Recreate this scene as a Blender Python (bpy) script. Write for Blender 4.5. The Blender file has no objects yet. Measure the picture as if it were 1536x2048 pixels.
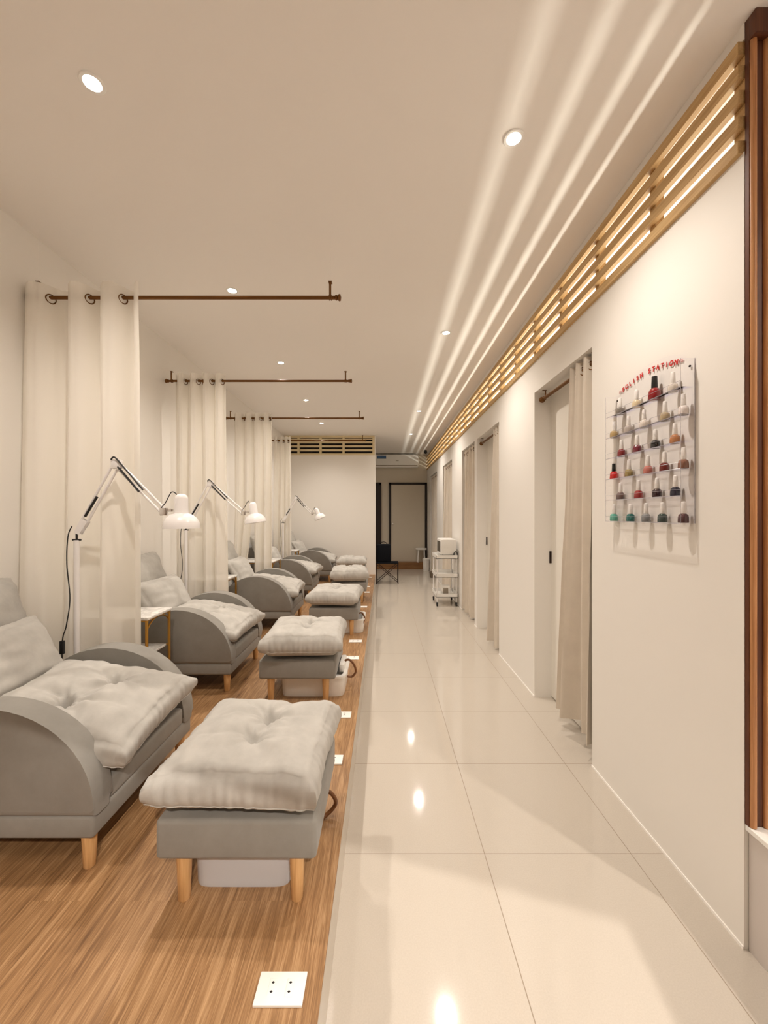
import bpy, bmesh, math, random
from mathutils import Vector, Matrix, noise
PI = math.pi
R = math.radians
sc = bpy.context.scene
COL = sc.collection

# ------------------------------------------------------------------ camera
EYE = 1.39
F = 811.0
cam_d = bpy.data.cameras.new('camera')
cam_d.sensor_fit = 'HORIZONTAL'; cam_d.sensor_width = 36.0
cam_d.lens = 36.0 * F / 1536.0
cam_d.shift_x = 2.0 / 1536; cam_d.shift_y = 5.0 / 1536
cam_d.clip_start = 0.02
cam = bpy.data.objects.new('camera', cam_d); COL.objects.link(cam)
cam.location = (0, 0, EYE); cam.rotation_euler = (PI / 2, 0, 0)
sc.camera = cam

# ------------------------------------------------------------------ world, exposure, lamps
w = bpy.data.worlds.new('world'); sc.world = w; w.use_nodes = True
w.node_tree.nodes['Background'].inputs[0].default_value = (1.0, 0.86, 0.70, 1)
w.node_tree.nodes['Background'].inputs[1].default_value = 0.05
sc.view_settings.view_transform = 'Standard'
sc.view_settings.look = 'None'
sc.view_settings.exposure = 1.23
sc.view_settings.gamma = 1.0
sc.view_settings.use_curve_mapping = False
sc.cycles.max_bounces = 12; sc.cycles.diffuse_bounces = 6; sc.cycles.transparent_max_bounces = 24
sc.cycles.sample_clamp_indirect = 6.0
sc.cycles.caustics_reflective = False; sc.cycles.caustics_refractive = False

CEIL = 2.96
XL, XR = -1.965, 1.153          # left wall, right wall
YB = 10.6                       # back wall
YN = 1.295                      # near end of the right wall
PZ, PX = 0.20, -0.156           # platform height and edge
YP = 8.05                       # partition at the end of the platform
WARM = (1.0, 0.90, 0.80)
DOWN_W = 32.0
LEFT_LAMPS = [(-1.056, y) for y in (1.473, 2.84, 4.19, 5.56, 6.96)]
RIGHT_LAMPS = [(0.545, y) for y in (1.69, 3.50, 6.15, 7.90)]
BACK_FILL = [(-0.75, 9.35)]  # added fill, unseen behind the partition, brightens the back wall
FRONT_LAMPS = [(0.55, -1.6), (-1.056, -0.3), (2.0, 0.2)]  # all unseen; first read off the floor patch, others added as fill

def lamp(name, kind, loc, rot, power, color=WARM, **kw):
    d = bpy.data.lights.new(name, kind); d.energy = power; d.color = color
    for k, v in kw.items(): setattr(d, k, v)
    o = bpy.data.objects.new(name, d); COL.objects.link(o)
    o.location = loc; o.rotation_euler = rot
    return o
# treatment rooms behind the right wall: long tube lights on their far wall
for y in (2.3, 4.3, 6.3, 8.3):
    lamp('room_tube_beam', 'AREA', (2.40, y, 1.92), (0, R(135), 0), 14.0, (1.0, 0.95, 0.82), shape='RECTANGLE', size=0.07, size_y=1.85)

# ------------------------------------------------------------------ materials
def srgb(r, g, b):
    f = lambda c: (c / 255 / 12.92) if c / 255 <= 0.04045 else ((c / 255 + 0.055) / 1.055) ** 2.4
    return (f(r), f(g), f(b), 1)
def mat(name, col, rough=0.6, metal=0.0, spec=0.5, **kw):
    m = bpy.data.materials.new(name); m.use_nodes = True
    b = m.node_tree.nodes['Principled BSDF']
    b.inputs['Base Color'].default_value = col if len(col) == 4 else (*col, 1)
    b.inputs['Roughness'].default_value = rough
    b.inputs['Metallic'].default_value = metal
    b.inputs['Specular IOR Level'].default_value = spec
    for k, v in kw.items(): b.inputs[k].default_value = v
    return m
def nodes(m): return m.node_tree.nodes, m.node_tree.links, m.node_tree.nodes['Principled BSDF']
def coords(m, scale=(1, 1, 1), kind='Object', rot=(0, 0, 0)):
    n, l, b = nodes(m)
    tc = n.new('ShaderNodeTexCoord'); mp = n.new('ShaderNodeMapping')
    mp.inputs['Scale'].default_value = scale; mp.inputs['Rotation'].default_value = rot
    l.new(tc.outputs[kind], mp.inputs['Vector']); return mp.outputs['Vector']
def noise_tex(m, vec, scale, detail=3, rough=0.5):
    n, l, b = nodes(m); t = n.new('ShaderNodeTexNoise')
    t.inputs['Scale'].default_value = scale; t.inputs['Detail'].default_value = detail
    t.inputs['Roughness'].default_value = rough
    l.new(vec, t.inputs['Vector']); return t.outputs['Fac']
def ramp(m, fac, stops):
    n, l, b = nodes(m); r = n.new('ShaderNodeValToRGB')
    while len(r.color_ramp.elements) < len(stops): r.color_ramp.elements.new(0.5)
    for e, (p, c) in zip(r.color_ramp.elements, stops):
        e.position = p; e.color = c
    l.new(fac, r.inputs['Fac']); return r.outputs['Color']
def bump(m, fac, strength=0.2, dist=0.01):
    n, l, b = nodes(m); bp = n.new('ShaderNodeBump')
    bp.inputs['Strength'].default_value = strength; bp.inputs['Distance'].default_value = dist
    l.new(fac, bp.inputs['Height']); l.new(bp.outputs['Normal'], b.inputs['Normal'])
def math_n(m, op, a, b_=None):
    n, l, b = nodes(m); x = n.new('ShaderNodeMath'); x.operation = op
    for i, v in enumerate((a, b_)):
        if v is None: continue
        if isinstance(v, (int, float)): x.inputs[i].default_value = v
        else: l.new(v, x.inputs[i])
    return x.outputs[0]

M = {}
M['paint'] = mat('wall paint', (0.84, 0.815, 0.775), 0.75, spec=0.3)
v = coords(M['paint']); bump(M['paint'], noise_tex(M['paint'], v, 60, 3), 0.03, 0.002)
M['ceiling'] = mat('ceiling paint', (0.90, 0.87, 0.835), 0.85, spec=0.2)
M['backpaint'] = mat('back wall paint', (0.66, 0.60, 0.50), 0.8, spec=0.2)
M['door_white'] = mat('door laminate', (0.80, 0.77, 0.71), 0.45)
M['whiteline'] = mat('white sealant', (0.95, 0.93, 0.9), 0.35)
# floor tiles: glossy porcelain with thin joints
m = M['tile'] = mat('porcelain tile', (0.60, 0.545, 0.48), 0.07, spec=0.55)
n, l, b = nodes(m)
v = coords(m); sep = n.new('ShaderNodeSeparateXYZ'); l.new(v, sep.inputs[0])
def joint(axis, off):
    a = math_n(m, 'SUBTRACT', sep.outputs[axis], off)
    a = math_n(m, 'DIVIDE', a, 0.6); a = math_n(m, 'FRACT', a)
    a = math_n(m, 'SUBTRACT', a, 0.5); a = math_n(m, 'ABSOLUTE', a)
    return math_n(m, 'GREATER_THAN', a, 0.5 - 0.0016 / 0.6)
j = math_n(m, 'MAXIMUM', joint('X', 0.416), joint('Y', 1.662))
nz = noise_tex(m, v, 220, 2)
c = ramp(m, nz, [(0.3, (0.545, 0.495, 0.43, 1)), (0.7, (0.58, 0.53, 0.465, 1))])
mx = n.new('ShaderNodeMix'); mx.data_type = 'RGBA'
l.new(j, mx.inputs[0]); l.new(c, mx.inputs[6]); mx.inputs[7].default_value = (0.30, 0.24, 0.18, 1)
l.new(mx.outputs[2], b.inputs['Base Color'])
rg = math_n(m, 'MULTIPLY_ADD', j, 0.5); rg.node.inputs[2].default_value = 0.07; l.new(rg, b.inputs['Roughness'])
# riser tile
M['riser'] = mat('riser tile', (0.56, 0.51, 0.44), 0.25)
# oak planks (grain along Y)
def wood(name, c1, c2, c3, rough, planks=False, axis='Y', sc_=1.0):
    m = mat(name, c2, rough); n, l, b = nodes(m)
    s = {'Y': (14 * sc_, 0.9 * sc_, 14 * sc_), 'Z': (14 * sc_, 14 * sc_, 0.9 * sc_), 'X': (0.9 * sc_, 14 * sc_, 14 * sc_)}[axis]
    tc = n.new('ShaderNodeTexCoord'); mp = n.new('ShaderNodeMapping'); mp.inputs['Scale'].default_value = s
    src = tc.outputs['Object']
    if planks:
        br = n.new('ShaderNodeTexBrick'); mp2 = n.new('ShaderNodeMapping'); mp2.inputs['Rotation'].default_value = (0, 0, PI / 2)
        l.new(src, mp2.inputs['Vector']); l.new(mp2.outputs['Vector'], br.inputs['Vector'])
        br.inputs['Color1'].default_value = (0, 0, 0, 1); br.inputs['Color2'].default_value = (1, 1, 1, 1)
        br.inputs['Mortar'].default_value = (0.5, 0.5, 0.5, 1)
        br.inputs['Scale'].default_value = 1.0; br.inputs['Mortar Size'].default_value = 0.0
        br.inputs['Brick Width'].default_value = 1.25; br.inputs['Row Height'].default_value = 0.155
        br.offset = 0.37
        sclr = n.new('ShaderNodeVectorMath'); sclr.operation = 'SCALE'; sclr.inputs['Scale'].default_value = 7.3
        l.new(br.outputs['Color'], sclr.inputs[0])
        ad = n.new('ShaderNodeVectorMath'); ad.operation = 'ADD'
        l.new(src, ad.inputs[0]); l.new(sclr.outputs[0], ad.inputs[1]); l.new(ad.outputs[0], mp.inputs['Vector'])
    else:
        l.new(src, mp.inputs['Vector'])
    t1 = n.new('ShaderNodeTexNoise'); t1.inputs['Scale'].default_value = 2.2; t1.inputs['Detail'].default_value = 6; t1.inputs['Distortion'].default_value = 1.2
    l.new(mp.outputs['Vector'], t1.inputs['Vector'])
    mp3 = n.new('ShaderNodeMapping'); mp3.inputs['Scale'].default_value = (5, 1.6, 5) if axis == 'Y' else (5, 5, 1.6) if axis == 'Z' else (1.6, 5, 5)
    l.new(mp.outputs['Vector'], mp3.inputs['Vector'])
    t2 = n.new('ShaderNodeTexNoise'); t2.inputs['Scale'].default_value = 3.0; t2.inputs['Detail'].default_value = 4
    l.new(mp3.outputs['Vector'], t2.inputs['Vector'])
    mixf = n.new('ShaderNodeMix'); mixf.data_type = 'FLOAT'; mixf.inputs[0].default_value = 0.45
    l.new(t1.outputs['Fac'], mixf.inputs[2]); l.new(t2.outputs['Fac'], mixf.inputs[3])
    f = mixf.outputs[0]
    if planks:
        f = math_n(m, 'ADD', f, math_n(m, 'MULTIPLY', math_n(m, 'SUBTRACT', br.outputs['Color'], 0.5), 0.07))
    col = ramp(m, f, [(0.31, c1), (0.50, c2), (0.69, c3)])
    l.new(col, b.inputs['Base Color']); bump(m, f, 0.08, 0.003)
    return m
M['oak'] = wood('oak planks', srgb(108, 76, 48), srgb(152, 115, 77), srgb(190, 153, 112), 0.42, planks=True, sc_=2.1)
M['legwood'] = wood('leg wood', srgb(196, 150, 98), srgb(220, 176, 122), srgb(232, 194, 144), 0.5, axis='Z')
M['palepine'] = wood('pale pine slats', srgb(206, 188, 146), srgb(218, 202, 164), srgb(228, 214, 180), 0.6, axis='X')
M['pine'] = wood('pine slats', srgb(176, 140, 90), srgb(196, 162, 112), srgb(212, 182, 134), 0.6, axis='Y')
M['walnut'] = wood('fluted walnut', srgb(152, 98, 56), srgb(192, 136, 88), srgb(216, 164, 114), 0.4, axis='Z')
M['darkwalnut'] = wood('dark walnut', srgb(62, 28, 10), srgb(88, 44, 18), srgb(108, 60, 28), 0.5, axis='Z')
M['stepwood'] = wood('step wood', srgb(100, 66, 34), srgb(134, 94, 54), srgb(150, 110, 68), 0.5, axis='X')
# fabrics
def fabric(name, col, weave=900, mottling=0.06, rough=0.95):
    m = mat(name, col, rough, spec=0.15); n, l, b = nodes(m)
    v = coords(m)
    f = noise_tex(m, v, 9, 5, 0.65)
    d = [max(0, c * (1 - mottling)) for c in col[:3]] + [1]; u = [min(1, c * (1 + mottling)) for c in col[:3]] + [1]
    l.new(ramp(m, f, [(0.35, d), (0.65, u)]), b.inputs['Base Color'])
    w1 = noise_tex(m, v, weave, 1); bump(m, w1, 0.15, 0.001)
    b.inputs['Sheen Weight'].default_value = 0.15
    return m
M['sofa'] = fabric('grey linen upholstery', (0.265, 0.253, 0.23, 1))
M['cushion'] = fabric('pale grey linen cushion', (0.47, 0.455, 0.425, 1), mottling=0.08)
M['cushion_shade'] = fabric('shaded cushion linen', (0.40, 0.385, 0.355, 1), mottling=0.08)  # same linen as the cushions, shade darkened into the colour
M['curtain_beige'] = fabric('taupe curtain cloth', (0.70, 0.635, 0.55, 1), mottling=0.03)
m = M['sheer'] = mat('off white sheer cloth', (0.92, 0.89, 0.83), 0.9, spec=0.1); n, l, b = nodes(m)
tr = n.new('ShaderNodeBsdfTranslucent'); tr.inputs['Color'].default_value = (0.92, 0.88, 0.80, 1)
tp = n.new('ShaderNodeBsdfTransparent'); m1 = n.new('ShaderNodeMixShader'); m2 = n.new('ShaderNodeMixShader')
m1.inputs[0].default_value = 0.22; m2.inputs[0].default_value = 0.13
out = n['Material Output']
l.new(b.outputs[0], m1.inputs[1]); l.new(tr.outputs[0], m1.inputs[2])
l.new(m1.outputs[0], m2.inputs[1]); l.new(tp.outputs[0], m2.inputs[2]); l.new(m2.outputs[0], out.inputs['Surface'])
v = coords(m); bump(m, noise_tex(m, coords(m, (600, 600, 60)), 1.0, 2), 0.12, 0.001)
# metals and plastics
M['bronze'] = mat('antique bronze', srgb(112, 74, 34), 0.38, 0.75)
M['gold'] = mat('brushed brass', srgb(186, 140, 66), 0.3, 0.9)
M['chrome'] = mat('chrome', (0.75, 0.73, 0.72), 0.18, 1.0)
M['white_metal'] = mat('white enamel', (0.86, 0.84, 0.84), 0.25)
M['white_plastic'] = mat('white plastic', (0.88, 0.87, 0.84), 0.35)
M['black'] = mat('black plastic', (0.012, 0.012, 0.013), 0.45)
M['blackcloth'] = mat('black cloth', (0.008, 0.009, 0.012), 0.9, spec=0.1)
M['dark_frame'] = mat('dark door frame', srgb(30, 16, 12), 0.5)
M['dark_metal'] = mat('dark brown metal', srgb(44, 26, 20), 0.45, 0.4)
M['hose'] = mat('brown rubber hose', srgb(110, 66, 28), 0.45)
M['basin'] = mat('pale grey plastic', (0.62, 0.64, 0.68), 0.35)
M['bin_grey'] = mat('grey bin plastic', srgb(110, 96, 80), 0.5)
M['sticker'] = mat('blue sticker', srgb(70, 105, 150), 0.5)
M['grey_panel'] = mat('grey panel', srgb(150, 140, 126), 0.4)
M['cabinet'] = mat('pale grey laminate', (0.62, 0.57, 0.54), 0.4)
M['darkglass'] = mat('dark glass', (0.02, 0.018, 0.015), 0.08)
m = M['marble'] = mat('white marble', (0.85, 0.84, 0.81), 0.2)
l2 = nodes(m)[1]; l2.new(ramp(m, noise_tex(m, coords(m), 6, 8, 0.7), [(0.40, (0.9, 0.89, 0.86, 1)), (0.5, (0.62, 0.61, 0.59, 1)), (0.56, (0.9, 0.89, 0.86, 1))]), nodes(m)[2].inputs['Base Color'])
M['text'] = mat('red lettering', srgb(196, 30, 26), 0.5)
m = M['acrylic'] = bpy.data.materials.new('clear acrylic'); m.use_nodes = True
n, l = m.node_tree.nodes, m.node_tree.links; n.remove(n['Principled BSDF'])
tp = n.new('ShaderNodeBsdfTransparent'); tp.inputs[0].default_value = (0.997, 0.995, 1.0, 1)
gl = n.new('ShaderNodeBsdfGlossy'); gl.inputs['Roughness'].default_value = 0.05
gl.inputs['Color'].default_value = (0.95, 0.95, 1, 1)
fr = n.new('ShaderNodeLayerWeight'); fr.inputs[0].default_value = 0.05
mxs = n.new('ShaderNodeMixShader'); l.new(fr.outputs['Fresnel'], mxs.inputs[0]); l.new(tp.outputs[0], mxs.inputs[1]); l.new(gl.outputs[0], mxs.inputs[2])
l.new(mxs.outputs[0], n['Material Output'].inputs['Surface'])
m = M['acrylic_edge'] = mat('acrylic edge', (0.62, 0.60, 0.66), 0.15); m.node_tree.nodes['Principled BSDF'].inputs['Alpha'].default_value = 0.45
def emis(name, col, s):
    m = bpy.data.materials.new(name); m.use_nodes = True
    b = m.node_tree.nodes['Principled BSDF']; b.inputs['Base Color'].default_value = (0.8, 0.8, 0.8, 1)
    b.inputs['Emission Color'].default_value = (*col, 1); b.inputs['Emission Strength'].default_value = s; return m
M['lens'] = emis('lit lamp lens', (1, 0.93, 0.82), 22)

# ------------------------------------------------------------------ mesh helpers
def link(name, bm, m, parent=None, smooth=True, loc=None, autos=35):
    me = bpy.data.meshes.new(name)
    bmesh.ops.recalc_face_normals(bm, faces=bm.faces)
    bm.to_mesh(me); bm.free()
    me.materials.append(M[m] if isinstance(m, str) else m)
    if smooth:
        for p in me.polygons: p.use_smooth = True
        me.set_sharp_from_angle(angle=R(autos))
    o = bpy.data.objects.new(name, me); COL.objects.link(o)
    if parent: o.parent = parent
    if loc: o.location = loc
    return o
def tag(o, label, cat, group=None, kind=None):
    o['label'] = label; o['category'] = cat
    if group: o['group'] = group
    if kind: o['kind'] = kind
    return o
def thing(name, label, cat, loc=(0, 0, 0), rotz=0, group=None):
    o = bpy.data.objects.new(name, None); COL.objects.link(o); o.empty_display_size = 0.1
    o.location = loc; o.rotation_euler = (0, 0, rotz); return tag(o, label, cat, group)
def struct(name, bm, m, label=None, smooth=False):
    o = link(name, bm, m, smooth=smooth); o['kind'] = 'structure'
    if label: o['label'] = label
    return o
def copy_tree(o, parent=None):
    c = o.copy(); COL.objects.link(c)
    if parent: c.parent = parent
    for ch in list(o.children): copy_tree(ch, c)
    return c
def NB(): return bmesh.new()
def box(bm, x0, x1, y0, y1, z0, z1, bev=0, seg=2, mtx=None):
    r = bmesh.ops.create_cube(bm, size=1.0)
    vs = r['verts']
    for v_ in vs:
        v_.co = Vector((x0 + (v_.co.x + .5) * (x1 - x0), y0 + (v_.co.y + .5) * (y1 - y0), z0 + (v_.co.z + .5) * (z1 - z0)))
    if bev:
        es = list({e for v_ in vs for e in v_.link_edges})
        rr = bmesh.ops.bevel(bm, geom=es, offset=bev, segments=seg, profile=0.5, affect='EDGES')
        vs = list({v_ for f in rr['faces'] for v_ in f.verts} | {v_ for v_ in vs if v_.is_valid})
    if mtx is not None: bmesh.ops.transform(bm, matrix=mtx, verts=[v_ for v_ in vs if v_.is_valid])
    return bm
def tube(bm, pts, r, seg=10, cap=True, closed=False):
    pts = [Vector(p) for p in pts]; n_ = len(pts); rings = []
    rad = r if isinstance(r, (list, tuple)) else [r] * n_
    up = None
    for i, p in enumerate(pts):
        if closed: t = pts[(i + 1) % n_] - pts[i - 1]
        else: t = pts[min(i + 1, n_ - 1)] - pts[max(i - 1, 0)]
        t.normalize()
        if up is None:
            up = Vector((0, 0, 1)) if abs(t.z) < 0.9 else Vector((1, 0, 0))
        a = t.cross(up)
        if a.length < 1e-5: a = t.orthogonal()
        a.normalize(); bb = a.cross(t).normalized(); up = bb
        rings.append([bm.verts.new(p + (a * math.cos(2 * PI * k / seg) + bb * math.sin(2 * PI * k / seg)) * rad[i]) for k in range(seg)])
    cnt = n_ if closed else n_ - 1
    for i in range(cnt):
        A, B = rings[i], rings[(i + 1) % n_]
        for k in range(seg):
            bm.faces.new((A[k], A[(k + 1) % seg], B[(k + 1) % seg], B[k]))
    if cap and not closed:
        bm.faces.new(rings[0][::-1]); bm.faces.new(rings[-1])
    return bm
def lathe(bm, prof, seg=24, mtx=None, cap=True):
    rings = []; new = []
    for (r, z) in prof:
        ring = [bm.verts.new((r * math.cos(2 * PI * k / seg), r * math.sin(2 * PI * k / seg), z)) for k in range(seg)]
        rings.append(ring); new += ring
    for A, B in zip(rings, rings[1:]):
        for k in range(seg):
            bm.faces.new((A[k], A[(k + 1) % seg], B[(k + 1) % seg], B[k]))
    if cap:
        if prof[0][0] > 1e-6: bm.faces.new(rings[0][::-1])
        if prof[-1][0] > 1e-6: bm.faces.new(rings[-1])
    bmesh.ops.remove_doubles(bm, verts=new, dist=1e-6)
    if mtx is not None: bmesh.ops.transform(bm, matrix=mtx, verts=[v_ for v_ in new if v_.is_valid])
    return bm
def bez(p0, p1, p2, p3, n_=12):
    P = [Vector(p) for p in (p0, p1, p2, p3)]; o = []
    for i in range(n_ + 1):
        t = i / n_; o.append(P[0] * (1 - t) ** 3 + P[1] * 3 * t * (1 - t) ** 2 + P[2] * 3 * t * t * (1 - t) + P[3] * t ** 3)
    return o
def spline(pts, n_=6):
    P = [Vector(p) for p in pts]; P = [P[0]] + P + [P[-1]]; o = []
    for i in range(1, len(P) - 2):
        for k in range(n_):
            t = k / n_; a, b_, c_, d_ = P[i - 1], P[i], P[i + 1], P[i + 2]
            o.append(0.5 * ((2 * b_) + (c_ - a) * t + (2 * a - 5 * b_ + 4 * c_ - d_) * t * t + (3 * b_ - a - 3 * c_ + d_) * t ** 3))
    o.append(P[-2]); return o

# ------------------------------------------------------------------ room shell
XF = 2.45                       # far wall of the treatment rooms
YF = -3.0
bm = NB(); box(bm, XL, XF, YF, YB, -0.1, 0.0); struct('floor', bm, 'tile')
bm = NB(); box(bm, XL, XF, YF, YB, CEIL, CEIL + 0.1); struct('ceiling', bm, 'ceiling')
bm = NB(); box(bm, XL - 0.1, XL, YF, YB, -0.1, CEIL + 0.1); struct('wall_left', bm, 'paint')
bm = NB(); box(bm, XL - 0.1, XF + 0.1, YB, YB + 0.1, -0.1, CEIL + 0.1); struct('wall_back', bm, 'backpaint')
bm = NB(); box(bm, XL - 0.1, XF + 0.1, YF - 0.1, YF, -0.1, CEIL + 0.1); struct('wall_front', bm, 'paint')
bm = NB(); box(bm, XF, XF + 0.1, YF, YB, -0.1, CEIL + 0.1); struct('wall_rooms', bm, 'paint')
# unseen blocker added behind the camera: beam and pier edge the floor light patch
bm = NB()
mt = Matrix.Translation((0.544, -1.068, 0)) @ Matrix.Rotation(R(-18.4), 4, 'Z')
box(bm, -2.6, 2.2, -0.06, 0.06, 2.5, CEIL, mtx=mt)
box(bm, 0.07, 2.2, -0.06, 0.06, 0.0, 2.5, mtx=mt)
struct('light_blocker', bm, 'paint')
# platform
bm = NB(); box(bm, XL, PX, YF, YP, 0.0, PZ - 0.012)
struct('platform_riser', bm, 'riser')
bm = NB(); box(bm, XL, PX + 0.002, YF, YP, PZ - 0.011, PZ, bev=0.001, seg=1)
struct('platform', bm, 'oak')
# partition at the end of the platform
bm = NB(); box(bm, XL, -0.150, YP, YP + 0.1, 0.0, 2.565); box(bm, -0.165, -0.149, YP - 0.003, YP + 0.1, 2.565, CEIL)
struct('wall_partition', bm, 'paint')
# right wall with five openings
DH = 2.315; WT = 0.13
OPEN = [(2.237, 3.086), (4.03, 4.98), (5.10, 5.92), (6.78, 7.79), (8.66, 9.90)]
bm = NB(); ys = [YN] + [y for o_ in OPEN for y in o_] + [YB]
for i in range(0, len(ys), 2): box(bm, XR, XR + 0.05, ys[i], ys[i + 1], 0.0, 2.55); box(bm, XR + 0.05, XR + WT, ys[i], ys[i + 1], 0.0, 2.50)
for a, b_ in OPEN: box(bm, XR, XR + 0.05, a, b_, DH, 2.55); box(bm, XR + 0.05, XR + WT, a, b_, DH, 2.50)
box(bm, XR, XR + 0.05, YN, YB, 2.908, CEIL)
bmesh.ops.remove_doubles(bm, verts=bm.verts, dist=1e-5)
struct('wall_right', bm, 'paint')
bm = NB()
for i in range(0, len(ys), 2): box(bm, XR - 0.004, XR + 0.001, ys[i], ys[i + 1], 0.0, 0.010)
struct('baseboard_right', bm, 'whiteline')
# door panels behind the openings
for i, (a, b_) in enumerate(OPEN):
    bm = NB(); box(bm, XR + WT - 0.002, XR + WT + 0.035, a - 0.03, b_ + 0.03, 0.012, DH + 0.05)
    d = struct('door_%d' % (i + 1), bm, 'door_white')
    if i < 2:
        bm = NB(); box(bm, XR + WT - 0.018, XR + WT - 0.002, b_ - 0.006, b_ - 0.001, 1.02, 1.11, bev=0.001, seg=1)
        link('door_latch', bm, 'dark_metal', d)

# ------------------------------------------------------------------ louvred slat screens
def slat_screen(along_y):
    if along_y:
        t = thing('slat_screen', 'long tan wooden slat screen along the top of the right wall', 'screen', (XR, YN, 2.53))
        bm = NB()
        for z in (2.568, 2.648, 2.730, 2.810, 2.885): box(bm, -0.016, 0.008, 0.004, YB - YN - 0.005, z - 0.0215 - 2.53, z + 0.0215 - 2.53, bev=0.0015, seg=1)
        link('slat_panel', bm, 'pine', t, smooth=False)
        y = 0.0
        while YN + y < YB - 0.05:
            bm = NB(); box(bm, 0.008, 0.045, y + (0.002 if y == 0 else -0.018), y + (0.045 if y == 0 else 0.018), 0.021, 0.378)
            link('post', bm, 'pine', t, smooth=False); y += 0.451
    else:
        t = thing('slat_screen', 'short pale wooden slat screen above the end partition wall', 'screen', (XL, YP, 2.565))
        bm = NB()
        for z in (2.585, 2.668, 2.746, 2.824, 2.935): box(bm, 0.004, 1.80, 0.0, 0.022, z - 0.02 - 2.565, z + (0.024 if z > 2.9 else 0.02) - 2.565, bev=0.0015, seg=1)
        for z in (2.892,): box(bm, 0.004, 1.80, 0.0, 0.022, z - 0.012 - 2.565, z + 0.006 - 2.565)
        link('slat_panel', bm, 'palepine', t, smooth=False)
        bm = NB(); box(bm, 0.0, 1.80, 0.10, 0.11, 0.0, 0.39); link('dark_backing', bm, 'dark_frame', t, smooth=False)  # dark board added to give the slat gaps the unlit room's shade
        for px in (552, 597, 641, 687, 747):
            x = (px - 766) * YP / F - XL
            bm = NB(); box(bm, x - 0.022, x + 0.022, -0.006, 0.05, 0.0, 0.39)
            link('post', bm, 'palepine', t, smooth=False)
slat_screen(True); slat_screen(False)

# ------------------------------------------------------------------ downlights
def downlight(x, y, label, power, group, soft=0.028, aim=None):
    t = thing('downlight', label, 'ceiling light', (x, y, CEIL), 0, group)
    bm = NB(); lathe(bm, [(0.027, -0.001), (0.041, -0.001), (0.043, -0.003), (0.040, -0.006), (0.030, -0.005), (0.027, -0.001)], 32, cap=False)
    link('trim_ring', bm, 'white_plastic', t)
    bm = NB(); lathe(bm, [(0.0005, -0.0025), (0.026, -0.0025), (0.028, -0.001)], 24, cap=False)
    link('lens', bm, 'lens', t)
    s = lamp('downlight_beam', 'SPOT', (0, 0, -0.012), (0, 0, 0), power, spot_size=R(138), spot_blend=0.9, shadow_soft_size=soft)
    s.parent = t
    if aim:
        s.rotation_euler = (Vector(aim) - Vector((x, y, CEIL))).to_track_quat('-Z', 'Y').to_euler()
        s.data.spot_size = R(58); s.data.spot_blend = 0.35
for i, (x, y) in enumerate(LEFT_LAMPS):
    lab = ['small round recessed downlight over the nearest armchair', 'small round recessed downlight just behind the nearest curtain rod', 'small round recessed downlight between the first two curtain rods, beyond the nearest one',
           'small round recessed downlight between the second and third curtain rods', 'small round recessed downlight in front of the end slat screen'][i]
    downlight(x, y, lab, DOWN_W, 'downlights over the armchair row')
for i, (x, y) in enumerate(RIGHT_LAMPS):
    lab = ['bright round recessed downlight over the aisle, nearest the camera', 'round recessed downlight over the aisle, second from the camera', 'round recessed downlight over the aisle, third from the camera', 'round recessed downlight over the aisle nearest the air conditioner'][i]
    downlight(x, y, lab, DOWN_W, 'downlights over the aisle')
for i, (x, y) in enumerate(FRONT_LAMPS):
    downlight(x, y, 'unseen round downlight in the ceiling behind the viewpoint', (150, 14, 65)[i], 'unseen downlights behind the viewpoint', (0.004, 0.028, 0.028)[i], ((0.45, 1.05, 0), None, None)[i])

for x, y in BACK_FILL:
    downlight(x, y, 'unseen round downlight added in the passage behind the end partition', 16, None)

# ------------------------------------------------------------------ curtains on rods
def rod_parts(t, axis, length, r=0.010, brackets=(0.06, -0.06), drop=0.085, wire=0.0):
    """rod along local +X from 0 to length at local z=0"""
    bm = NB(); tube(bm, [(0.03, 0, 0), (length - 0.03, 0, 0)], r, 14); link('rod', bm, 'bronze', t)
    for s, x in ((-1, 0.0), (1, length)):
        bm = NB(); mt = Matrix.Translation((x, 0, 0)) @ Matrix.Rotation(s * PI / 2, 4, 'Y')
        lathe(bm, [(r * 1.0, -0.035), (r * 1.45, -0.030), (r * 1.45, -0.024), (r * 1.1, -0.022), (r * 1.9, -0.012), (r * 1.7, -0.004), (0.001, 0.0)], 14, mt)
        link('finial', bm, 'bronze', t)
    for bx in brackets:
        x = bx if bx >= 0 else length + bx
        bm = NB(); box(bm, x - 0.006, x + 0.006, -0.012, -0.008, -0.012, drop, bev=0.001, seg=1)
        tube(bm, [(x - 0.005, 0.013 * math.cos(a), 0.013 * math.sin(a)) for a in [k * PI / 8 for k in range(16)]], 0.0028, 6, closed=True)
        tube(bm, [(x + 0.005, 0.013 * math.cos(a), 0.013 * math.sin(a)) for a in [k * PI / 8 for k in range(16)]], 0.0028, 6, closed=True)
        box(bm, x - 0.010, x + 0.010, -0.016, 0.016, drop - 0.003, drop, bev=0.001, seg=1)
        link('bracket', bm, 'bronze', t)
        if wire:
            bm = NB(); tube(bm, [(x, 0, drop), (x, 0, drop + wire)], 0.0003, 5); link('hanging_wire', bm, 'white_metal', t)
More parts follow.
